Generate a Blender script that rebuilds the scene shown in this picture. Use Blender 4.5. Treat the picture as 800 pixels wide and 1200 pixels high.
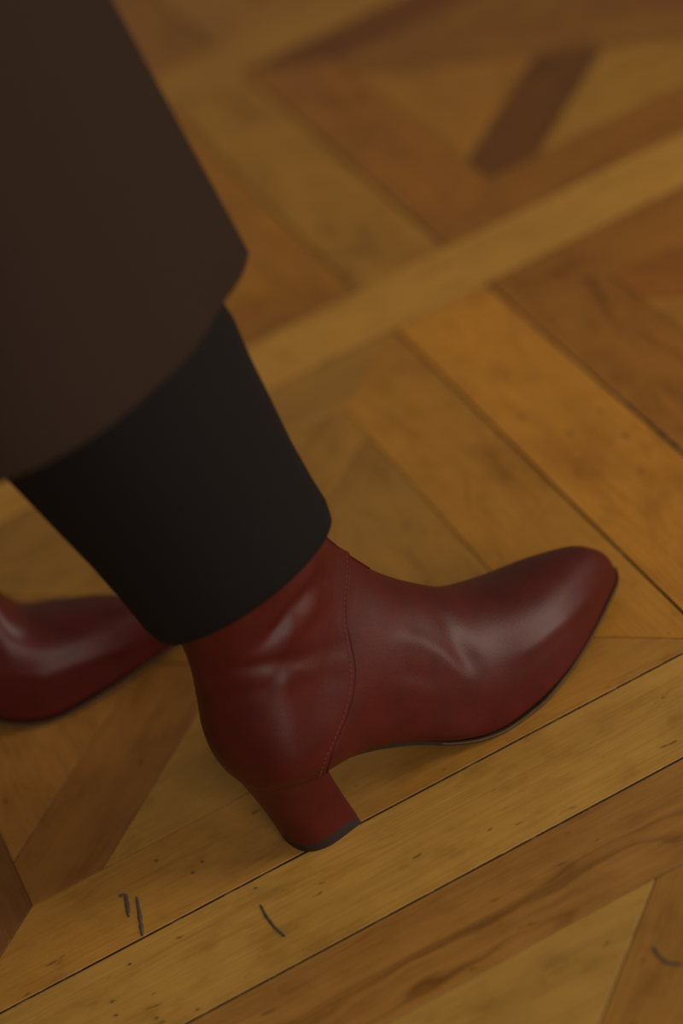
import bpy, bmesh, math, random
import numpy as np
from mathutils import Vector, Matrix

random.seed(7); np.random.seed(7)
for o in list(bpy.data.objects): bpy.data.objects.remove(o)
scene = bpy.context.scene
COL = scene.collection

# ------------------------------------------------------------------ camera
CM = 0.01
CAM_POS = np.array([-34.694, -147.384, 84.229]) * CM
CAM_F = Vector((0.14772352, 0.8283133, -0.54043948))
CAM_R = Vector((0.88265581, -0.35693747, -0.30580118))
CAM_U = Vector((0.44620229, 0.43184802, 0.78384361))
cd = bpy.data.cameras.new('camera'); cam = bpy.data.objects.new('camera', cd); COL.objects.link(cam)
m = Matrix.Identity(4)
for i in range(3):
    m[i][0] = CAM_R[i]; m[i][1] = CAM_U[i]; m[i][2] = -CAM_F[i]; m[i][3] = CAM_POS[i]
cam.matrix_world = m
cd.sensor_fit = 'VERTICAL'; cd.sensor_height = 36.0; cd.lens = 2833.0 / 1200 * 36
cd.clip_start = 0.05; cd.clip_end = 60
cd.dof.use_dof = True; cd.dof.focus_distance = 1.29; cd.dof.aperture_fstop = 2.8
scene.camera = cam

# ------------------------------------------------------------------ light
scene.view_settings.view_transform = 'Standard'; scene.view_settings.look = 'None'
scene.view_settings.exposure = 0.0; scene.view_settings.gamma = 1.0
scene.view_settings.use_curve_mapping = False
w = bpy.data.worlds.new('world'); scene.world = w; w.use_nodes = True
bg = w.node_tree.nodes['Background']; bg.inputs[0].default_value = (1.0, 0.84, 0.60, 1); bg.inputs[1].default_value = 0.155

def area(name, loc, target, sx, sy, power, col):
    l = bpy.data.lights.new(name, 'AREA'); l.shape = 'RECTANGLE'; l.size = sx; l.size_y = sy
    l.energy = power; l.color = col
    o = bpy.data.objects.new(name, l); COL.objects.link(o); o.location = loc
    o.rotation_euler = (Vector(target) - Vector(loc)).to_track_quat('-Z', 'Y').to_euler()
    return o
# daylight from two tall windows of the room, to the right of and behind the photographer, as the soft highlights on the leather show
area('window_right_offscreen', (2.6, -1.75, 1.10), (-0.1, -0.35, 0.3), 1.1, 1.8, 46, (1.0, 0.90, 0.74))
area('window_behind_offscreen', (0.1, -3.3, 1.10), (-0.25, -0.4, 0.3), 1.1, 1.8, 28, (1.0, 0.92, 0.80))

# ------------------------------------------------------------------ helpers
def srgb(r, g, b):
    f = lambda c: (c / 255 / 12.92) if c / 255 <= 0.04045 else ((c / 255 + 0.055) / 1.055) ** 2.4
    return (f(r), f(g), f(b), 1.0)

def mesh_obj(name, verts, faces, mat, parent=None, smooth=True, uvs=None, side_mat=None):
    me = bpy.data.meshes.new(name)
    me.from_pydata([tuple(map(float, v)) for v in verts], [], [tuple(map(int, f)) for f in faces])
    me.validate(); me.update()
    if uvs is not None:
        lay = me.uv_layers.new(name='UVMap')
        vi = np.zeros(len(me.loops), dtype=np.int32); me.loops.foreach_get('vertex_index', vi)
        lay.data.foreach_set('uv', np.asarray(uvs, dtype=np.float32)[vi].ravel())
    if smooth: me.polygons.foreach_set('use_smooth', [True] * len(me.polygons))
    if mat: me.materials.append(mat)
    if side_mat:
        me.materials.append(side_mat)
        nz = np.zeros(len(me.polygons) * 3); me.polygons.foreach_get('normal', nz)
        me.polygons.foreach_set('material_index', (np.abs(nz.reshape(-1, 3)[:, 2]) < 0.3).astype(np.int32))
    o = bpy.data.objects.new(name, me); COL.objects.link(o)
    if parent: o.parent = parent
    return o

def empty(name, loc=(0, 0, 0), rz=0.0):
    o = bpy.data.objects.new(name, None); COL.objects.link(o); o.empty_display_size = 0.05
    o.location = loc; o.rotation_euler = (0, 0, rz); return o

def tag(o, label=None, cat=None, group=None, kind=None):
    if label: o['label'] = label
    if cat: o['category'] = cat
    if group: o['group'] = group
    if kind: o['kind'] = kind
    return o

class NT:
    def __init__(s, name):
        s.m = bpy.data.materials.new(name); s.m.use_nodes = True; s.t = s.m.node_tree
        s.b = s.t.nodes['Principled BSDF']
    def n(s, typ, **kw):
        nd = s.t.nodes.new(typ)
        for k, v in kw.items():
            if k.startswith('i_'):
                key = k[2:]; key = int(key) if key.isdigit() else key
                if hasattr(v, 'is_linked'): s.t.links.new(v, nd.inputs[key])
                else: nd.inputs[key].default_value = v
            else: setattr(nd, k, v)
        return nd
    def l(s, a, b): s.t.links.new(a, b)
    def ramp(s, fac, stops):
        r = s.n('ShaderNodeValToRGB'); s.l(fac, r.inputs[0]); e = r.color_ramp.elements
        while len(e) < len(stops): e.new(0.5)
        for i, (p, c) in enumerate(stops):
            e[i].position = p; e[i].color = c if len(c) == 4 else (*c, 1)
        return r.outputs[0]
    def math(s, op, a, b=0.0):
        nd = s.n('ShaderNodeMath', operation=op)
        for k, v in enumerate((a, b)):
            if hasattr(v, 'is_linked'): s.l(v, nd.inputs[k])
            else: nd.inputs[k].default_value = v
        return nd.outputs[0]
    def mix(s, fac, a, b, mode='MIX'):
        nd = s.n('ShaderNodeMix', data_type='RGBA', blend_type=mode)
        for k, v in ((0, fac), (6, a), (7, b)):
            if hasattr(v, 'is_linked'): s.l(v, nd.inputs[k])
            else: nd.inputs[k].default_value = v
        return nd.outputs[2]

# ------------------------------------------------------------------ materials
def wood_material(name, per_object=True):
    k = NT(name)
    uv = k.n('ShaderNodeUVMap', uv_map='UVMap').outputs[0]
    if per_object:
        info = k.n('ShaderNodeObjectInfo'); rnd = info.outputs['Random']; tone = info.outputs['Color']
    else:
        rnd = k.n('ShaderNodeNewGeometry').outputs['Random Per Island']
        tone = k.ramp(rnd, [(0.0, srgb(168, 108, 52)), (0.35, srgb(198, 138, 68)), (0.7, srgb(180, 118, 54)), (1.0, srgb(208, 150, 80))])
    off = k.n('ShaderNodeCombineXYZ', i_0=k.math('MULTIPLY', rnd, 37.0), i_1=k.math('MULTIPLY', rnd, 91.0), i_2=k.math('MULTIPLY', rnd, 13.0)).outputs[0]
    p = k.n('ShaderNodeVectorMath', operation='ADD', i_0=uv, i_1=off).outputs[0]
    def sc(x, y): return k.n('ShaderNodeMapping', i_0=p, i_3=(x, y, 1)).outputs[0]
    # broad cathedral figure: warped bands across the board
    warp = k.n('ShaderNodeTexNoise', i_Vector=sc(5.5, 17), i_Scale=1.0, i_Detail=3.0, i_Roughness=0.5).outputs[0]
    rings = k.n('ShaderNodeTexNoise', i_Vector=k.n('ShaderNodeVectorMath', operation='ADD', i_0=sc(4.5, 70), i_1=k.n('ShaderNodeVectorMath', operation='SCALE', i_0=k.n('ShaderNodeCombineXYZ', i_1=warp).outputs[0], i_Scale=7.0).outputs[0]).outputs[0], i_Scale=1.0, i_Detail=5.0, i_Roughness=0.62, i_Distortion=0.7).outputs[0]
    fine = k.n('ShaderNodeTexNoise', i_Vector=sc(14, 700), i_Scale=1.0, i_Detail=3.0, i_Roughness=0.6).outputs[0]
    blot = k.n('ShaderNodeTexNoise', i_Vector=sc(9, 16), i_Scale=1.0, i_Detail=5.0, i_Roughness=0.62).outputs[0]
    specks = k.n('ShaderNodeTexNoise', i_Vector=sc(60, 150), i_Scale=1.0, i_Detail=2.0, i_Roughness=0.5).outputs[0]
    g1 = k.ramp(rings, [(0.28, (0.50, 0.41, 0.33)), (0.45, (0.92, 0.90, 0.87)), (0.60, (1.04, 1.03, 1.0)), (0.80, (0.90, 0.87, 0.82))])
    g2 = k.ramp(fine, [(0.30, (0.86, 0.84, 0.82)), (0.60, (1.04, 1.04, 1.04))])
    g3 = k.ramp(blot, [(0.25, (0.72, 0.66, 0.58)), (0.5, (1.0, 1.0, 1.0)), (0.75, (1.12, 1.10, 1.02))])
    mott = k.n('ShaderNodeTexNoise', i_Vector=sc(34, 52), i_Scale=1.0, i_Detail=4.0, i_Roughness=0.6).outputs[0]
    g5 = k.ramp(mott, [(0.30, (0.78, 0.73, 0.66)), (0.46, (0.98, 0.97, 0.96)), (0.70, (1.07, 1.06, 1.03))])
    g4 = k.ramp(specks, [(0.24, (0.35, 0.30, 0.26)), (0.29, (1, 1, 1))])
    c = k.mix(info.outputs['Alpha'] if per_object else 0.5, tone, g1, 'MULTIPLY'); c = k.mix(0.8, c, g2, 'MULTIPLY')
    c = k.mix(0.9, c, g3, 'MULTIPLY'); c = k.mix(0.7, c, g4, 'MULTIPLY'); c = k.mix(0.8, c, g5, 'MULTIPLY')
    k.l(c, k.b.inputs['Base Color'])
    rr = k.n('ShaderNodeMapRange', i_0=blot, i_1=0.3, i_2=0.7, i_3=0.36, i_4=0.54).outputs[0]
    k.l(rr, k.b.inputs['Roughness'])
    k.b.inputs['Specular IOR Level'].default_value = 0.35
    h = k.math('ADD', k.math('MULTIPLY', fine, 0.4), k.math('MULTIPLY', rings, 0.6))
    h = k.math('ADD', h, k.math('MULTIPLY', blot, 1.4))
    bp = k.n('ShaderNodeBump', i_Strength=0.22, i_Distance=0.0007, i_Height=h)
    k.l(bp.outputs[0], k.b.inputs['Normal'])
    return k.m

def leather_material(name, col):
    k = NT(name)
    co = k.n('ShaderNodeTexCoord').outputs['Object']
    pores = k.n('ShaderNodeTexVoronoi', i_Vector=co, i_Scale=900.0).outputs['Distance']
    soft = k.n('ShaderNodeTexNoise', i_Vector=co, i_Scale=26.0, i_Detail=3.0).outputs[0]
    var = k.n('ShaderNodeTexNoise', i_Vector=co, i_Scale=60.0, i_Detail=4.0).outputs[0]
    c = k.mix(k.n('ShaderNodeMapRange', i_0=var, i_1=0.35, i_2=0.65, i_3=0.0, i_4=1.0).outputs[0],
              [col[0] * 0.86, col[1] * 0.84, col[2] * 0.84, 1], [col[0] * 1.08, col[1] * 1.06, col[2] * 1.06, 1])
    k.l(c, k.b.inputs['Base Color'])
    k.b.inputs['Roughness'].default_value = 0.45
    k.b.inputs['Specular IOR Level'].default_value = 0.30
    k.b.inputs['Coat Weight'].default_value = 0.07; k.b.inputs['Coat Roughness'].default_value = 0.30
    h = k.math('ADD', k.math('MULTIPLY', pores, 0.25), soft)
    bp = k.n('ShaderNodeBump', i_Strength=0.25, i_Distance=0.0008, i_Height=h)
    k.l(bp.outputs[0], k.b.inputs['Normal'])
    return k.m

def cloth_material(name, col, scale, rough=0.9, sheen=0.2):
    k = NT(name)
    co = k.n('ShaderNodeTexCoord').outputs['Object']
    weave = k.n('ShaderNodeTexNoise', i_Vector=co, i_Scale=scale, i_Detail=2.0).outputs[0]
    big = k.n('ShaderNodeTexNoise', i_Vector=co, i_Scale=9.0, i_Detail=3.0).outputs[0]
    c = k.mix(weave, [v * 0.75 for v in col[:3]] + [1], [v * 1.2 for v in col[:3]] + [1])
    k.l(c, k.b.inputs['Base Color'])
    k.b.inputs['Roughness'].default_value = rough
    k.b.inputs['Sheen Weight'].default_value = sheen; k.b.inputs['Sheen Roughness'].default_value = 0.5
    k.b.inputs['Specular IOR Level'].default_value = 0.2
    h = k.math('ADD', k.math('MULTIPLY', weave, 0.3), k.math('MULTIPLY', big, 1.5))
    bp = k.n('ShaderNodeBump', i_Strength=0.3, i_Distance=0.002, i_Height=h)
    k.l(bp.outputs[0], k.b.inputs['Normal'])
    return k.m

def plain_material(name, col, rough=0.6, nscale=200.0, amt=0.3):
    k = NT(name)
    co = k.n('ShaderNodeTexCoord').outputs['Object']
    nz = k.n('ShaderNodeTexNoise', i_Vector=co, i_Scale=nscale, i_Detail=3.0).outputs[0]
    c = k.mix(nz, [v * (1 - amt) for v in col[:3]] + [1], [v * (1 + amt) for v in col[:3]] + [1])
    k.l(c, k.b.inputs['Base Color']); k.b.inputs['Roughness'].default_value = rough
    return k.m

def filler_material():
    k = NT('dusty_joint_filler')
    co = k.n('ShaderNodeTexCoord').outputs['Object']
    nz = k.n('ShaderNodeTexNoise', i_Vector=co, i_Scale=85.0, i_Detail=5.0).outputs[0]
    c = k.ramp(nz, [(0.35, srgb(36, 29, 20)), (0.56, srgb(70, 57, 38)), (0.68, srgb(160, 128, 82))])
    k.l(c, k.b.inputs['Base Color']); k.b.inputs['Roughness'].default_value = 0.9
    return k.m

M = {
    'wood': wood_material('oak_parquet'),
    'wood_far': wood_material('oak_parquet_surround', False),
    'filler': filler_material(),
    'leather': leather_material('burgundy_leather', srgb(78, 21, 19)),
    'edge': plain_material('dark_sole_edge', srgb(44, 32, 24), 0.45),
    'welt': plain_material('welt_edge', srgb(120, 86, 56), 0.5),
    'rubber': plain_material('heel_tip_rubber', srgb(38, 28, 26), 0.6),
    'thread': plain_material('burgundy_thread', srgb(122, 48, 42), 0.6),
    'black': cloth_material('black_trouser_cloth', srgb(24, 20, 21), 900, 0.9, 0.0),
    'brown': cloth_material('dark_brown_coat_wool', srgb(48, 35, 28), 700, 0.95, 0.0),
    'crack': plain_material('filled_crack', srgb(98, 84, 60), 0.85, 900, 0.75),
}

# ------------------------------------------------------------------ parquet floor
T = 7.5 * CM; S = 46.63 * CM; FW = 6.86 * CM; HW = 3.057 * CM; P = S + T
DEPTH = 0.018; BEV = 0.00022
floor = mesh_obj('floor', [(-4.25, -4.25, -0.03), (4.4, -4.25, -0.03), (4.4, 4.4, -0.03), (-4.25, 4.4, -0.03), (-4.25, -4.25, -0.0009), (4.4, -4.25, -0.0009), (4.4, 4.4, -0.0009), (-4.25, 4.4, -0.0009)],
                 [(3, 2, 1, 0), (4, 5, 6, 7), (0, 1, 5, 4), (1, 2, 6, 5), (2, 3, 7, 6), (3, 0, 4, 7)], M['filler'], smooth=False)
tag(floor, 'warm brown oak parquet floor laid in framed square panels', 'floor', kind='structure')

def inset(poly, d):
    """move every edge of a convex ccw polygon inwards by its own distance"""
    n = len(poly); out = []
    lines = []
    for i in range(n):
        a = np.array(poly[i]); b = np.array(poly[(i + 1) % n]); e = (b - a) / np.linalg.norm(b - a)
        nr = np.array([-e[1], e[0]]); lines.append((a + nr * d[i], e))
    for i in range(n):
        (p, e), (q, f) = lines[i - 1], lines[i]
        A = np.array([e, -f]).T
        s = np.linalg.solve(A, q - p); out.append(p + e * s[0])
    return out

def prism(poly, gaps):
    """ccw outline (grain along +x) -> bevelled board"""
    n = len(poly)
    o = inset(poly, gaps); t = inset(o, [BEV] * n)
    v = [(x, y, -DEPTH) for x, y in o] + [(x, y, -BEV) for x, y in o] + [(x, y, 0) for x, y in t]
    f = [tuple(range(n - 1, -1, -1)), tuple(range(2 * n, 3 * n))]
    for i in range(n):
        j = (i + 1) % n
        f += [(i, j, n + j, n + i), (n + i, n + j, 2 * n + j, 2 * n + i)]
    return v, f, [(x, y) for x, y, z in v]

TG = 0.00022; OG = 0.0010
r2 = math.sqrt(2)
# piece types, each in its own frame with the grain along x
h2 = S / 2; hi = S / 2 - FW
PIECES = {}
PIECES['frame'] = prism([(-h2, -h2), (h2, -h2), (hi, -hi), (-hi, -hi)], [OG, TG, TG, TG])     # rotated about the panel centre
q = HW * r2
tip = hi * r2
# a diagonal board with pointed corner ends; x axis along the diagonal
PIECES['long_diag'] = prism([(-tip, 0), (-tip + HW, -HW), (tip - HW, -HW), (tip, 0), (tip - HW, HW), (-tip + HW, HW)], [TG * 2.2] * 6)
PIECES['half_diag'] = prism([(HW, -HW), (tip - HW, -HW), (tip, 0), (tip - HW, HW), (HW, HW)], [TG] * 5)
PIECES['triangle'] = prism([(-(hi - q), -hi), (hi - q, -hi), (0, -q)], [TG * 1.3] * 3)
PIECES['strip'] = prism([(-S / 2, -T / 2), (S / 2, -T / 2), (S / 2, T / 2), (-S / 2, T / 2)], [OG * .7] * 4)
LB = 3 * P
PIECES['long_strip'] = prism([(-LB / 2, -T / 2), (LB / 2, -T / 2), (LB / 2, T / 2), (-LB / 2, T / 2)], [OG * .7] * 4)
MESH = {}
def piece_mesh(kind):
    if kind not in MESH:
        v, f, uv = PIECES[kind]
        o = mesh_obj('plank', v, f, M['wood'], smooth=False, uvs=uv, side_mat=M['filler'])
        MESH[kind] = o.data; bpy.data.objects.remove(o)
    return MESH[kind]

TONES = [srgb(176, 116, 54), srgb(196, 136, 64), srgb(186, 124, 56), srgb(204, 146, 72), srgb(164, 104, 48), srgb(190, 130, 66)]
def panel_pieces(i, j):
    cx, cy = i * P - S / 2, j * P - S / 2
    out = []
    for k, side in enumerate(('front', 'right', 'back', 'left')):
        out.append((('frame', side), 'frame', cx, cy, k * math.pi / 2))
        out.append((('tri', side), 'triangle', cx, cy, k * math.pi / 2))
    flip = 1 if i % 2 == j % 2 else 0        # which of the two diagonals runs through
    a = math.pi / 4 if flip == 0 else -math.pi / 4
    out.append((('diag', 'long'), 'long_diag', cx, cy, a))
    out.append((('diag', 'h1'), 'half_diag', cx, cy, a + math.pi / 2))
    out.append((('diag', 'h2'), 'half_diag', cx, cy, a - math.pi / 2))
    out.append((('bstrip', ''), 'strip', i * P + T / 2, cy, math.pi / 2))
    return out
# colour of the boards as the photograph shows them
TONE_OF = {
    (0, 0, 'diag', 'h1'): srgb(192, 134, 62), (0, 0, 'diag', 'h2'): srgb(170, 112, 57),
    (0, 0, 'frame', 'front'): srgb(200, 140, 66), (0, 0, 'frame', 'right'): srgb(206, 140, 58), (0, 0, 'frame', 'back'): srgb(190, 134, 64),
    (0, 0, 'frame', 'left'): srgb(140, 90, 50), (0, 0, 'diag', 'long'): srgb(190, 130, 62), (0, 0, 'tri', 'left'): srgb(184, 124, 62),
    (0, 0, 'tri', 'front'): srgb(196, 142, 70), (0, 0, 'tri', 'right'): srgb(190, 134, 64), (0, 0, 'bstrip', ''): srgb(222, 148, 58), (0, 0, 'tri', 'back'): srgb(190, 134, 60),
    (0, -1, 'frame', 'back'): srgb(182, 126, 64), (0, -1, 'tri', 'back'): srgb(198, 148, 76), (0, -1, 'diag', 'long'): srgb(176, 122, 58), (0, -1, 'diag', 'h1'): srgb(176, 122, 58), (0, -1, 'diag', 'h2'): srgb(176, 122, 58),
    (1, 0, 'frame', 'left'): srgb(186, 120, 50), (1, 0, 'frame', 'back'): srgb(184, 118, 48), (1, 0, 'tri', 'left'): srgb(196, 132, 56), (1, 0, 'diag', 'long'): srgb(178, 110, 46), (1, 0, 'diag', 'h1'): srgb(184, 112, 46), (1, 0, 'diag', 'h2'): srgb(184, 112, 46),
    (1, 1, 'frame', 'front'): srgb(176, 112, 46), (1, 1, 'frame', 'left'): srgb(186, 118, 50), (1, 1, 'frame', 'back'): srgb(140, 82, 36), (1, 1, 'diag', 'long'): srgb(172, 112, 50), (1, 1, 'diag', 'h1'): srgb(168, 108, 48), (1, 1, 'diag', 'h2'): srgb(132, 80, 36),
    (1, 1, 'tri', 'front'): srgb(198, 140, 60), (1, 1, 'tri', 'left'): srgb(194, 130, 54), (1, 1, 'tri', 'back'): srgb(170, 112, 48), (0, 1, 'bstrip', ''): srgb(200, 140, 60), (0, 1, 'frame', 'right'): srgb(190, 124, 48), (0, 1, 'frame', 'front'): srgb(176, 114, 46),
}
FIGURE = {(0, -1, 'frame', 'back'): 1.0, (0, -1, 'tri', 'back'): 0.2, (0, 0, 'frame', 'front'): 0.5, (0, 0, 'tri', 'front'): 0.3, (1, 0, 'frame', 'left'): 0.9, (0, 0, 'diag', 'h2'): 0.3}
def add_plank(kind, x, y, rz, tone, figure=0.5):
    o = bpy.data.objects.new('plank', piece_mesh(kind)); COL.objects.link(o); o.parent = floor
    o.location = (x, y, random.uniform(-0.0002, 0.0002)); o.rotation_euler = (0, 0, rz); o.color = (tone[0], tone[1] * 1.07, tone[2] * 1.0, figure)
    return o
near = {(i, j) for i in range(-1, 3) for j in range(-1, 4)}
PL = {}
for (i, j) in sorted(near):
    for key, kind, x, y, rz in panel_pieces(i, j):
        tone = TONE_OF.get((i, j) + key) or random.choice(TONES)
        PL[(i, j) + key] = add_plank(kind, x, y, rz, tone, FIGURE.get((i, j) + key, 0.45))
A_TONE = {-1: srgb(206, 152, 76), 0: srgb(220, 158, 74), 1: srgb(200, 140, 64)}
for j in range(-2, 4):
    for k in (-1, 0, 1):
        x = k * LB - 0.28 + (0.35 if j % 2 else 0) + 0.15
        PL[('A', j, k)] = add_plank('long_strip', x, j * P + T / 2, 0, A_TONE.get(j) or random.choice(TONES), 0.3)
# the parquet beyond: joined boards
vv, ff, uu = [], [], []
def put(kind, x, y, rz):
    v, f, uv = PIECES[kind]; b = len(vv); c, s = math.cos(rz), math.sin(rz)
    for (a, d, z) in v: vv.append((x + c * a - s * d, y + s * a + c * d, z))
    ff.extend([tuple(b + q_ for q_ in g) for g in f]); uu.extend(uv)
for i in range(-7, 9):
    for j in range(-7, 9):
        if (i, j) in near: continue
        for key, kind, x, y, rz in panel_pieces(i, j): put(kind, x, y, rz)
for j in range(-8, 8):
    for k in range(-2, 3):
        if -2 <= j < 4 and -1 <= k <= 1: continue
        x = k * LB - 0.28 + (0.35 if j % 2 else 0) + 0.15
        put('long_strip', x, j * P + T / 2, 0)
tag(mesh_obj('parquet_surround', vv, ff, M['wood_far'], floor, smooth=False, uvs=uu, side_mat=M['filler']), 'oak parquet boards further out across the room', kind='stuff')

# pixel -> floor point (the floor is z = 0)
def on_floor(px, py, z=0.0):
    d = CAM_F + CAM_R * ((px - 400) / 2833.0) - CAM_U * ((py - 600) / 2833.0)
    s = (z - CAM_POS[2]) / d.z
    return Vector((CAM_POS[0] + d.x * s, CAM_POS[1] + d.y * s, z))

def crack(pixels, width, plank):
    """a filled crack or gouge: an irregular low ridge of putty in a board"""
    pts = [on_floor(*p_) for p_ in pixels]
    fine = []
    for a, b in zip(pts[:-1], pts[1:]):
        for q_ in range(4): fine.append(a.lerp(b, q_ / 4))
    fine.append(pts[-1]); n = len(fine); v = []; f = []
    for i_, c in enumerate(fine):
        d = (fine[min(i_ + 1, n - 1)] - fine[max(i_ - 1, 0)]).normalized(); s = Vector((-d.y, d.x, 0))
        ww = width * (0.3 if i_ in (0, n - 1) else random.uniform(0.7, 1.2)) / 2
        for off, z in ((-1, 0.0001), (-.5, 0.00045), (.5, 0.00045), (1, 0.0001)):
            q_ = c + s * ww * off; v.append((q_.x, q_.y, z))
        if i_:
            for c_ in range(3):
                b = 4 * (i_ - 1) + c_; f.append((b, b + 1, b + 5, b + 4))
    f.append((0, 1, 2, 3)); f.append((4 * n - 1, 4 * n - 2, 4 * n - 3, 4 * n - 4))
    inv = plank.matrix_basis.inverted()
    vl = [inv @ Vector(q_) for q_ in v]
    o = mesh_obj('filled_crack', vl, f, M['crack'], plank); o['label'] = 'dark filled crack in the board'
FRONT = PL[(0, 0, 'frame', 'front')]; ASTR = PL[('A', -1, 0)]; NDIAG = PL[(0, -1, 'diag', 'long')]
crack([(139, 1050), (147, 1049), (149, 1060), (151, 1075)], 0.0026, FRONT)
crack([(160, 1051), (163, 1068), (165, 1082), (167, 1097)], 0.0026, FRONT)
crack([(305, 1060), (312, 1074), (322, 1087), (334, 1098)], 0.0018, ASTR)
crack([(765, 1109), (770, 1118), (780, 1128), (800, 1131)], 0.0020, NDIAG)
for (x, y) in ((183, 1009), (237, 1010), (226, 1023), (152, 1130), (132, 1174), (184, 1193), (232, 1183), (136, 1190), (300, 1041)):
    crack([(x - 2, y + .6), (x + 2.2, y - .6)], 0.0014, FRONT if y < 1060 else ASTR)

for (x, y, l, wd) in ((722, 464, 6, .0014), (738, 476, 9, .002), (762, 496, 8, .002), (776, 507, 9, .0022), (790, 520, 8, .002), (704, 482, 4, .0014), (733, 512, 5, .0014), (668, 508, 4, .0014)):
    crack([(x - l * .7, y - l * .55), (x, y + random.uniform(-1, 1)), (x + l * .7, y + l * .6)], wd, PL[(0, 0, 'bstrip', '')])

# ------------------------------------------------------------------ boots
def pchip(xs, ys):
    xs = np.asarray(xs, float); ys = np.asarray(ys, float)
    h = np.diff(xs); d = np.diff(ys) / h; mm = np.zeros_like(ys)
    mm[0] = d[0]; mm[-1] = d[-1]
    for i in range(1, len(ys) - 1):
        if d[i - 1] * d[i] > 0:
            w1 = 2 * h[i] + h[i - 1]; w2 = h[i] + 2 * h[i - 1]; mm[i] = (w1 + w2) / (w1 / d[i - 1] + w2 / d[i])
    def f(x):
        x = np.clip(np.asarray(x, float), xs[0], xs[-1]); k = np.clip(np.searchsorted(xs, x, 'right') - 1, 0, len(xs) - 2)
        t = (x - xs[k]) / h[k]
        return ((2 * t**3 - 3 * t**2 + 1) * ys[k] + (t**3 - 2 * t**2 + t) * h[k] * mm[k] + (-2 * t**3 + 3 * t**2) * ys[k + 1] + (t**3 - t**2) * h[k] * mm[k + 1])
    return f

def cspline(xs, ys):
    """smooth (Catmull-Rom) interpolation"""
    xs = np.asarray(xs, float); ys = np.asarray(ys, float)
    mm = np.gradient(ys, xs)
    def f(x):
        x = np.clip(np.asarray(x, float), xs[0], xs[-1]); k = np.clip(np.searchsorted(xs, x, 'right') - 1, 0, len(xs) - 2)
        h = xs[k + 1] - xs[k]; t = (x - xs[k]) / h
        return ((2 * t**3 - 3 * t**2 + 1) * ys[k] + (t**3 - 2 * t**2 + t) * h * mm[k] + (-2 * t**3 + 3 * t**2) * ys[k + 1] + (t**3 - t**2) * h * mm[k + 1])
    return f

# boot frame, centimetres: x from the back of the heel tip to the toe, z up, -y the outer side
#  Tx    Tz    Bx    Bz    out   in    m     ntop  nbot
ST = [
 (24.55, 1.75, 24.56, 1.25, 0.05, 0.05, 0.30, 2.0, 3.0),
 (24.42, 2.38, 24.40, 1.12, 0.45, 0.56, 0.32, 2.2, 5.0),
 (24.00, 3.15, 23.98, 1.05, 0.82, 0.94, 0.33, 2.3, 7.0),
 (22.75, 4.15, 22.85, 0.95, 1.42, 1.50, 0.32, 2.6, 8.0),
 (20.45, 4.90, 20.45, 0.74, 2.48, 2.46, 0.30, 2.6, 9.0),
 (18.00, 5.50, 17.60, 0.46, 3.36, 3.30, 0.28, 2.4, 9.0),
 (15.85, 6.25, 14.90, 0.26, 3.70, 3.70, 0.28, 2.15, 9.0),
 (14.20, 7.20, 12.20, 0.32, 3.74, 3.50, 0.30, 1.95, 8.0),
 (12.60, 8.70, 9.80, 1.06, 3.52, 3.15, 0.33, 1.8, 6.0),
 (11.30, 10.10, 7.20, 2.60, 3.22, 2.95, 0.36, 1.8, 4.2),
 (10.30, 11.45, 4.50, 3.90, 3.15, 3.00, 0.36, 1.75, 3.8),
 (9.55, 12.75, 1.30, 4.78, 3.38, 3.15, 0.30, 1.62, 3.6),
 (8.95, 13.85, -1.35, 5.58, 3.50, 3.25, 0.29, 1.58, 2.8),
 (8.50, 14.80, -1.97, 6.75, 3.46, 3.28, 0.31, 1.60, 2.4),
 (8.15, 15.60, -2.10, 8.60, 3.28, 3.25, 0.36, 1.7, 2.1),
 (7.90, 16.40, -1.82, 10.50, 3.08, 3.20, 0.44, 1.9, 2.0),
 (7.70, 17.20, -1.42, 12.60, 3.05, 3.22, 0.5, 2.0, 2.0),
 (7.50, 18.00, -1.30, 14.50, 3.12, 3.30, 0.5, 2.0, 2.0),
 (7.30, 19.00, -1.50, 17.00, 3.40, 3.40, 0.5, 2.0, 2.0),
 (7.10, 20.00, -1.70, 20.00, 3.50, 3.50, 0.5, 2.0, 2.0)]
SMAX = len(ST) - 1
_cols = list(zip(*ST)); _sx = np.arange(len(ST))
FTx, FTz, FBx, FBz = [cspline(_sx, c) for c in _cols[:4]]
Fo, Fi, Fm, Fnt, Fnb = [pchip(_sx, c) for c in _cols[4:]]
Fyc = pchip([-3, 4, 10, 14, 16.9, 19.2, 21.5, 23.4, 24.6], [0, 0, .05, .1, .2, .35, .55, .7, .75])   # the toe leans inwards

Fyr = pchip([0, 3, 5, 7, 9, 11, 13, 19], [0, 0.15, 0.5, 0.9, 0.85, 0.4, 0.1, 0])              # the instep ridge lies towards the inner side

def surf0(s, ph):
    """s station, ph angle: 0 on the instep ridge, pi under the sole, positive = outer side"""
    s = np.asarray(s, float); ph = np.asarray(ph, float)
    a = np.abs(ph); c = np.cos(a); sn = np.sin(a)
    m = Fm(s); nt = Fnt(s); nb = Fnb(s)
    w = np.where(ph >= 0, Fo(s), Fi(s))
    n = np.where(c >= 0, nt, nb)
    # blend the two exponents around the widest line so the section has no kink
    hc = np.abs(c) ** (2 / n); ys = np.clip(sn, 0, 1) ** (2 / n)
    h = np.where(c >= 0, m + (1 - m) * hc, m - m * hc)
    tx, tz, bx, bz = FTx(s), FTz(s), FBx(s), FBz(s)
    x = bx + (tx - bx) * h; z = bz + (tz - bz) * h
    y = Fyc(x) + Fyr(s) * h ** 1.6 - np.sign(ph) * w * ys
    return np.stack([x, y, z], -1)

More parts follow.
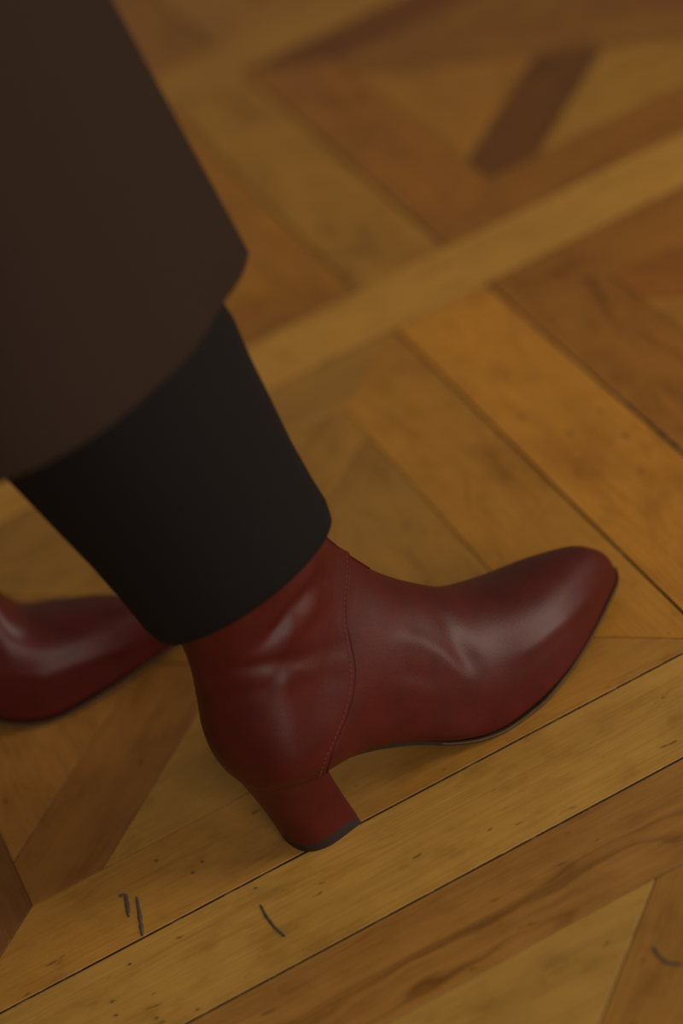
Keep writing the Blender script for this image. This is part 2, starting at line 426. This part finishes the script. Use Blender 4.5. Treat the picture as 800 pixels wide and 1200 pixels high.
# creases and folds of the worn leather: path in side elevation (x, z), height (+ ridge, - valley), width; cm
CREASES = [
 ([(1.2, 14.2), (2.4, 14.6), (3.6, 15.1), (5.2, 15.2), (6.9, 14.5)], -0.24, 0.42),
 ([(2.4, 13.4), (3.8, 14.0), (5.2, 14.1), (6.6, 13.4)], 0.16, 0.50),
 ([(-0.6, 13.6), (1.6, 13.0), (3.8, 11.9), (6.2, 10.6)], -0.15, 0.34),
 ([(0.6, 12.2), (2.6, 11.6), (4.2, 10.6)], 0.10, 0.45),
 ([(1.8, 11.9), (3.5, 10.8), (4.9, 9.5)], -0.07, 0.30),
 ([(-1.0, 12.0), (0.6, 11.9), (2.0, 12.2)], -0.08, 0.35),
 ([(8.6, 8.9), (9.6, 8.3), (10.4, 7.4), (10.9, 6.4), (11.2, 5.4), (11.5, 4.4)], 0.11, 0.50),
 ([(12.6, 8.0), (12.2, 6.8), (12.1, 5.6), (12.3, 4.4)], -0.13, 0.65),
 ([(8.2, 7.4), (9.0, 6.6), (9.8, 5.4)], -0.08, 0.5),
 ([(14.0, 3.9), (15.7, 3.6), (18.3, 3.3), (20.5, 2.9), (22.6, 2.5)], 0.10, 0.42),
]
def displacement(Pt):
    d = np.zeros(Pt.shape[:-1])
    for (pts, depth, wid) in CREASES:
        best = np.full(d.shape, 1e9); tt = np.zeros(d.shape)
        L = len(pts) - 1
        for k in range(L):
            a = np.array(pts[k]); b = np.array(pts[k + 1]); e = b - a; l2 = e @ e
            px = Pt[..., 0] - a[0]; pz = Pt[..., 2] - a[1]
            t = np.clip((px * e[0] + pz * e[1]) / l2, 0, 1)
            dd = np.hypot(px - t * e[0], pz - t * e[1])
            upd = dd < best; best = np.where(upd, dd, best); tt = np.where(upd, (k + t) / L, tt)
        fade = np.clip(np.minimum(tt, 1 - tt) * 5, 0.0, 1)
        d += depth * np.exp(-(best / wid) ** 2) * (0.25 + 0.75 * fade)
    # the stiffened counter swells out over the heel
    return d + 0.42 * np.exp(-((Pt[..., 0] - 1.3) / 2.9) ** 2 - ((Pt[..., 2] - 7.5) / 2.5) ** 2)

def surf(s, ph, lift=0.0):
    s = np.asarray(s, float); ph = np.asarray(ph, float)
    e = 1e-3
    p = surf0(s, ph)
    ds = surf0(np.clip(s + e, 0, SMAX), ph) - surf0(np.clip(s - e, 0, SMAX), ph); dp = surf0(s, ph + e) - surf0(s, ph - e)
    n = np.cross(ds, dp); ln = np.linalg.norm(n, axis=-1, keepdims=True); n = n / np.maximum(ln, 1e-12)
    cen = np.stack([(FTx(s) + FBx(s)) / 2, np.zeros_like(s), (FTz(s) + FBz(s)) / 2], -1)
    sg = np.sign(np.sum(n * (p - cen), -1, keepdims=True)); n = n * np.where(sg == 0, 1, sg)
    side = np.clip(np.sin(np.abs(ph)), 0, 1)
    return p + n * ((displacement(p) * side)[..., None] + lift)

# seam between vamp and quarter: station as a function of |angle|
SEAM_A = [0.0, 0.38, 0.73, 0.92, 1.10, 1.30, 1.51, 1.66, 1.95, 2.55, math.pi]
SEAM_S = [11.7, 12.0, 11.93, 11.43, 11.11, 11.02, 11.12, 11.2, 11.12, 10.75, 10.6]
seam = cspline(SEAM_A, SEAM_S)

def grid_mesh(name, s0, s1, ns, na, mat, parent, mirror, lift=0.0, cap_start=False, edge_lift=None):
    ph = np.linspace(-math.pi, math.pi, na, endpoint=False) + 1e-6
    u = np.linspace(0, 1, ns)
    rows = []
    for k in range(ns):
        s = s0(np.abs(ph)) * (1 - u[k]) + s1(np.abs(ph)) * u[k]
        lf = lift if edge_lift is None else lift + edge_lift(u[k])
        rows.append(surf(s, ph, lf))
    V = np.concatenate(rows) * CM
    if mirror: V[:, 1] *= -1
    f = []
    for k in range(ns - 1):
        for a in range(na):
            b = (a + 1) % na
            q_ = (k * na + a, k * na + b, (k + 1) * na + b, (k + 1) * na + a)
            f.append(q_[::-1] if not mirror else q_)
    if cap_start: f.append(tuple(range(na)) if not mirror else tuple(range(na - 1, -1, -1)))
    return mesh_obj(name, V, f, mat, parent)

def tube(pts, rad, nseg=6):
    pts = [Vector(p_) for p_ in pts]; v = []; f = []; n = len(pts)
    for i_, p_ in enumerate(pts):
        d = (pts[min(i_ + 1, n - 1)] - pts[max(i_ - 1, 0)]).normalized()
        a = d.orthogonal().normalized() if i_ == 0 else (a - d * a.dot(d)).normalized()
        b = d.cross(a)
        for k in range(nseg):
            t = 2 * math.pi * k / nseg; q_ = p_ + (a * math.cos(t) + b * math.sin(t)) * rad; v.append(tuple(q_))
        if i_:
            for k in range(nseg):
                k2 = (k + 1) % nseg; f.append(((i_ - 1) * nseg + k, (i_ - 1) * nseg + k2, i_ * nseg + k2, i_ * nseg + k))
    f.append(tuple(range(nseg - 1, -1, -1))); f.append(tuple((n - 1) * nseg + k for k in range(nseg)))
    return v, f

# sole outline and feather height (cm)
SO_X = [2.0, 5.4, 8.0, 9.5, 11.2, 12.8, 14.9, 17.05, 19.0, 21.15, 23.2, 24.15, 24.55, 24.75]
SO_L = [2.15, 2.2, 2.45, 2.90, 3.25, 3.42, 3.42, 3.05, 2.45, 1.54, 0.50, -0.05, -0.42, -0.75]
SO_M = [2.15, 2.2, 2.4, 2.75, 3.15, 3.5, 3.72, 3.6, 3.2, 2.55, 1.85, 1.5, 1.2, 0.75]
so_l = pchip(SO_X, SO_L); so_m = pchip(SO_X, SO_M)
def feather(x): return float(np.interp(x, FE_X, FE_Z))
FE_S = np.linspace(0, 12, 200); FE_X = FBx(FE_S)[::-1]; FE_Z = FBz(FE_S)[::-1]

def bend(V, th):
    """the boot flexes at the ball: everything behind it tips up by th"""
    V = np.asarray(V, float); t = np.clip((0.172 - V[:, 0]) / 0.055, 0, 1); w = t * t * (3 - 2 * t) * th
    dx = V[:, 0] - 0.150; dz = V[:, 2]; c, s = np.cos(w), np.sin(w)
    return np.stack([0.150 + dx * c + dz * s, V[:, 1], -dx * s + dz * c], 1)

def flex(root, th):
    for o in [root] + list(root.children_recursive):
        if o.type == 'MESH':
            v = np.zeros(len(o.data.vertices) * 3); o.data.vertices.foreach_get('co', v)
            o.data.vertices.foreach_set('co', bend(v.reshape(-1, 3), th).ravel()); o.data.update()

def build_boot(mirror, label, loc, rz):
    root = empty('ankle_boot', loc, rz); tag(root, label, 'boot', 'pair of heeled boots')
    k = -1 if mirror else 1
    zero = lambda a: np.zeros_like(a); top = lambda a: np.full_like(a, SMAX)
    vamp = grid_mesh('vamp', zero, lambda a: seam(a) + 0.25, 70, 128, M['leather'], root, mirror, cap_start=True)
    # the quarter laps over the vamp: its front edge stands proud by a leather thickness
    quarter = grid_mesh('quarter', seam, top, 90, 128, M['leather'], root, mirror, lift=0.0, edge_lift=lambda u: 0.10 * math.exp(-(u / 0.10) ** 2) if u > 0.004 else 0.05)
    # folded edge and stitching of the seam
    ph = np.linspace(0.02, 2.75, 120)
    sv, sf = [], []; ev, ef = [], []; iv, if_ = [], []
    for side in (1, -1):
        pts = surf(seam(ph) + 0.01, ph * side, 0.07) * CM
        if mirror: pts[:, 1] *= -1
        v, f = tube(pts, 0.00055, 6); b = len(ev); ev += v; ef += [tuple(b + q_ for q_ in g) for g in f]
        for rowoff in (0.20,):
            ln = surf(seam(ph) + rowoff, ph * side, 0.10) * CM
            if mirror: ln[:, 1] *= -1
            seg = np.linalg.norm(np.diff(ln, axis=0), axis=1); cum = np.concatenate([[0], np.cumsum(seg)])
            for a0 in np.arange(0.002, cum[-1], 0.0030):
                ps = [[np.interp(a0 + dd, cum, ln[:, c_]) for c_ in range(3)] for dd in (0, 0.0011, 0.0022)]
                v, f = tube(ps, 0.00032, 5); b = len(sv); sv += v; sf += [tuple(b + q_ for q_ in g) for g in f]
    e = mesh_obj('seam_edge', ev, ef, M['leather'], quarter)
    st = mesh_obj('stitching', sv, sf, M['thread'], quarter); st['label'] = 'two rows of tone on tone stitches'
    # centre front seam up the shaft
    s_ = np.linspace(10.3, SMAX - .3, 40); pts = surf(s_, np.full_like(s_, 0.10), 0.015) * CM
    if mirror: pts[:, 1] *= -1
    v, f = tube(pts, 0.0006, 6); mesh_obj('front_seam', v, f, M['leather'], quarter)
    # sole: a slab following the feather line with its own welt
    def slab(name, grow, z0, z1, mat, parent, xmin=2.0):
        n = 64; xs = np.concatenate([np.linspace(xmin, 21.5, 40), 21.5 + (24.75 - 21.5) * np.sin(np.linspace(0, math.pi / 2, 25))[1:]])
        lo = [(x, -(float(so_l(x)) + grow(x))) for x in xs]; hi_ = [(x, float(so_m(x)) + grow(x)) for x in xs]
        tipx = 24.75 + grow(24.7)
        lo[-1] = (tipx, -float(so_l(24.75))); ring = lo + hi_[:-1][::-1]
        v = []; N = len(ring)
        for (x, y) in ring: v.append((x * CM, k * y * CM, (feather(x) + z1) * CM))
        for (x, y) in ring: v.append((x * CM, k * y * CM, (feather(x) + z0) * CM))
        f = []
        for a in range(N):
            b = (a + 1) % N; q_ = (a, N + a, N + b, b); f.append(q_ if k == 1 else q_[::-1])
        L = len(lo)
        for a in range(L - 1):                       # top and bottom quads between the two sides
            a2 = (N - 1 - a) if a < L - 1 else L - 1
            b2 = (N - 2 - a) if a + 1 < L - 1 else L - 1
            qt = (a, a + 1, b2, a2) if b2 != a + 1 else (a, a + 1, a2)
            f.append(qt if k == 1 else qt[::-1])
            qb = tuple(N + q_ for q_ in qt); f.append(qb[::-1] if k == 1 else qb)
        o = mesh_obj(name, v, f, mat, parent, smooth=False)
        return o
    grow = lambda x: float(np.interp(x, [2, 8, 11, 14, 24, 26], [-0.6, -0.35, -0.05, 0.06, 0.07, 0.07]))
    sole = slab('sole', grow, -0.24, 0.06, M['edge'], root)
    sole['label'] = 'thin dark sole edge'
    slab('welt', lambda x: grow(x) + float(np.interp(x, [9, 12], [0, 0.04])), -0.11, -0.05, M['welt'], sole, 9.0)
    # heel block: D-shaped sections
    def heel_ring(z, n=48):
        t = z / 5.6
        xr = -0.52 - 0.50 * t - 0.60 * t * t; xb = 3.10 - 0.85 * t; hw = 2.12 + 0.62 * t * t
        ring = []
        for a in np.linspace(-math.pi / 2, math.pi / 2, n):      # rounded back
            cx = xb - 1.55
            ring.append((cx - (cx - xr) * abs(math.cos(a)) ** 0.86, hw * math.copysign(abs(math.sin(a)) ** 0.80, math.sin(a)) * (1.0)))
        ring = [(x, y) for x, y in ring]
        cb = 0.18                                                 # small rounding at the breast corners
        ring += [(xb - cb, hw), (xb - cb * .3, hw - cb * .3), (xb, hw - cb)] + [(xb - 0.12 * math.cos(q_ * math.pi / 2), q_ * (hw - cb)) for q_ in (.5, 0, -.5)] + [(xb, -hw + cb), (xb - cb * .3, -hw + cb * .3), (xb - cb, -hw)]
        return ring
    def heel_loft(name, zs, mat, parent, shrink=0.0, topslope=False):
        v = []; f = []
        for z in zs:
            R_ = heel_ring(max(z, 0))
            cx = 1.2
            for (x, y) in R_:
                xx = cx + (x - cx) * (1 - shrink); yy = y * (1 - shrink)
                zz = z
                if topslope: zz = 0.62 + (z - 0.62) / (6.0 - 0.62) * ((5.75 - 0.30 * (xx + 1.5) + .45) - 0.62)
                v.append((xx * CM, k * yy * CM, zz * CM))
        n = len(heel_ring(0))
        for i_ in range(len(zs) - 1):
            for a in range(n):
                b = (a + 1) % n; q_ = (i_ * n + a, i_ * n + b, (i_ + 1) * n + b, (i_ + 1) * n + a)
                f.append(q_[::-1] if k == 1 else q_)
        c0 = tuple(range(n)); c1 = tuple((len(zs) - 1) * n + a for a in range(n))
        f.append(c0 if k == 1 else c0[::-1]); f.append(c1[::-1] if k == 1 else c1)
        o = mesh_obj(name, v, f, mat, parent)
        mod = o.modifiers.new('edge', 'EDGE_SPLIT'); mod.split_angle = math.radians(40)
        return o
    heel = heel_loft('heel', list(np.linspace(0.62, 6.0, 14)), M['leather'], root, topslope=True)
    tip_ = heel_loft('heel_tip', [0.0, 0.06, 0.56, 0.62], M['rubber'], heel, shrink=0.012); tip_['label'] = 'dark rubber heel tip'
    return root

YAW = math.radians(14)
near_boot = build_boot(False, 'burgundy leather heeled boot with its heel and toe in full view', (-25.35 * CM, -45.375 * CM, 0), YAW)
far_boot = build_boot(True, 'burgundy leather boot partly hidden behind the black trouser leg', (-48.1 * CM, -18.0 * CM, 0), math.radians(-12))
flex(far_boot, math.radians(15))

# ------------------------------------------------------------------ person: coat and trousers
person = empty('person', (-33 * CM, -34 * CM, 0)); tag(person, 'person in a long dark brown coat and black trousers, walking', 'person')
PO = Vector((-33, -34, 0))

def leg_mesh(rings, n=64):
    """rings: (cx, cy, cz, rx, ry, tilt) in cm"""
    v = []; f = []
    for (cx, cy, cz, rx, ry, tl) in rings:
        for a in range(n):
            t = 2 * math.pi * a / n
            x = rx * math.cos(t); y = ry * math.sin(t)
            v.append(((cx + x - PO.x) * CM, (cy + y - PO.y) * CM, (cz + x * tl + 0.13 * abs(y) * tl / 0.17) * CM))
    for i_ in range(len(rings) - 1):
        for a in range(n):
            b = (a + 1) % n; f.append((i_ * n + a, i_ * n + b, (i_ + 1) * n + b, (i_ + 1) * n + a))
    return v, f

def leg_rings(ankle, knee, hip, z0):
    out = []
    zs = [z0, z0 + .4, z0 + 1.0] + list(np.linspace(z0 + 2.5, hip[2], 26))
    cx = pchip([ankle[2], knee[2], hip[2]], [ankle[0], knee[0], hip[0]]); cy = pchip([ankle[2], knee[2], hip[2]], [ankle[1], knee[1], hip[1]])
    rx = pchip([z0, z0 + 1.2, z0 + 3.5, 28, 46, 70, 88], [5.35, 5.6, 5.65, 6.75, 8.0, 9.2, 9.6]); ry = pchip([z0, z0 + 1.2, z0 + 3.5, 28, 46, 70, 88], [4.05, 4.2, 4.3, 5.4, 7.0, 8.4, 8.6])
    for i_, z in enumerate(zs):
        tl = 0.21 * max(0, 1 - (z - z0) / 14)
        wob = 0.12 * math.sin(z * 0.9) * (z > z0 + 3)
        out.append((float(cx(z)), float(cy(z)), z, float(rx(z)) + wob, float(ry(z)) - wob, tl))
    # turned-in hem
    r0 = out[0]; inner = [(r0[0], r0[1], r0[2] + 2.5, r0[3] - .25, r0[4] - .25, r0[5]), (r0[0], r0[1], r0[2] + .05, r0[3] - .25, r0[4] - .25, r0[5])]
    return inner + out
v1, f1 = leg_mesh(leg_rings((-22.3, -44.4, 16.3), (-27.8, -43.2, 47), (-33.5, -41.0, 88), 16.3))
v2, f2 = leg_mesh(leg_rings((-40.4, -19.6, 19.0), (-36.5, -22.5, 47), (-35.5, -26.0, 88), 19.0))
b = len(v1)
tr = mesh_obj('trousers', v1 + v2, f1 + [tuple(b + q_ for q_ in g) for g in f2], M['black'], person)
tr['label'] = 'black straight trouser legs ending above the ankle'

# coat: an open-fronted skirt; hem line in plan (cm), from the near front edge round the back to the far front edge
HEM = [(-16.0, -45.2), (-16.9, -46.8), (-18.7, -48.8), (-21.0, -51.4), (-23.8, -53.3), (-26.4, -54.5), (-29.3, -54.9), (-33, -54.2), (-38, -51.5), (-43, -46), (-46, -39), (-47, -32), (-46, -25), (-42, -18), (-36, -14), (-32, -14), (-30, -17), (-30, -20)]
HP = np.array(HEM); cl = np.concatenate([[0], np.cumsum(np.linalg.norm(np.diff(HP, axis=0), axis=1))]); cl /= cl[-1]
hx = cspline(cl, HP[:, 0]); hy = cspline(cl, HP[:, 1])
NU, NV = 110, 30
cv = []; cf = []
for j_ in range(NV):
    z = 33.0 + (104 - 33) * j_ / (NV - 1)
    for i_ in range(NU):
        u = i_ / (NU - 1); x = float(hx(u)); y = float(hy(u))
        k_ = (z - 33) / 71.0
        fold = 0.5 * math.sin(u * 31 + 1.0) * (1 - k_) * min(1, max(0, (u - 0.12) * 6))
        cx, cy = -32.5, -34.0
        s_ = 1 - 0.16 * k_
        x = cx + (x - cx) * (s_ + fold * 0.02) - 0.075 * (z - 33) * max(0, 1 - u * 4); y = cy + (y - cy) * (s_ + fold * 0.02)
        cv.append(((x - PO.x) * CM, (y - PO.y) * CM, z * CM))
for j_ in range(NV - 1):
    for i_ in range(NU - 1):
        a = j_ * NU + i_; cf.append((a, a + 1, a + NU + 1, a + NU))
coat = mesh_obj('coat', cv, cf, M['brown'], person)
coat['label'] = 'long dark brown wool coat with open front edge'
md = coat.modifiers.new('thickness', 'SOLIDIFY'); md.thickness = 0.005; md.offset = 1
md = coat.modifiers.new('edge', 'BEVEL'); md.width = 0.0018; md.segments = 3; md.angle_limit = math.radians(50)
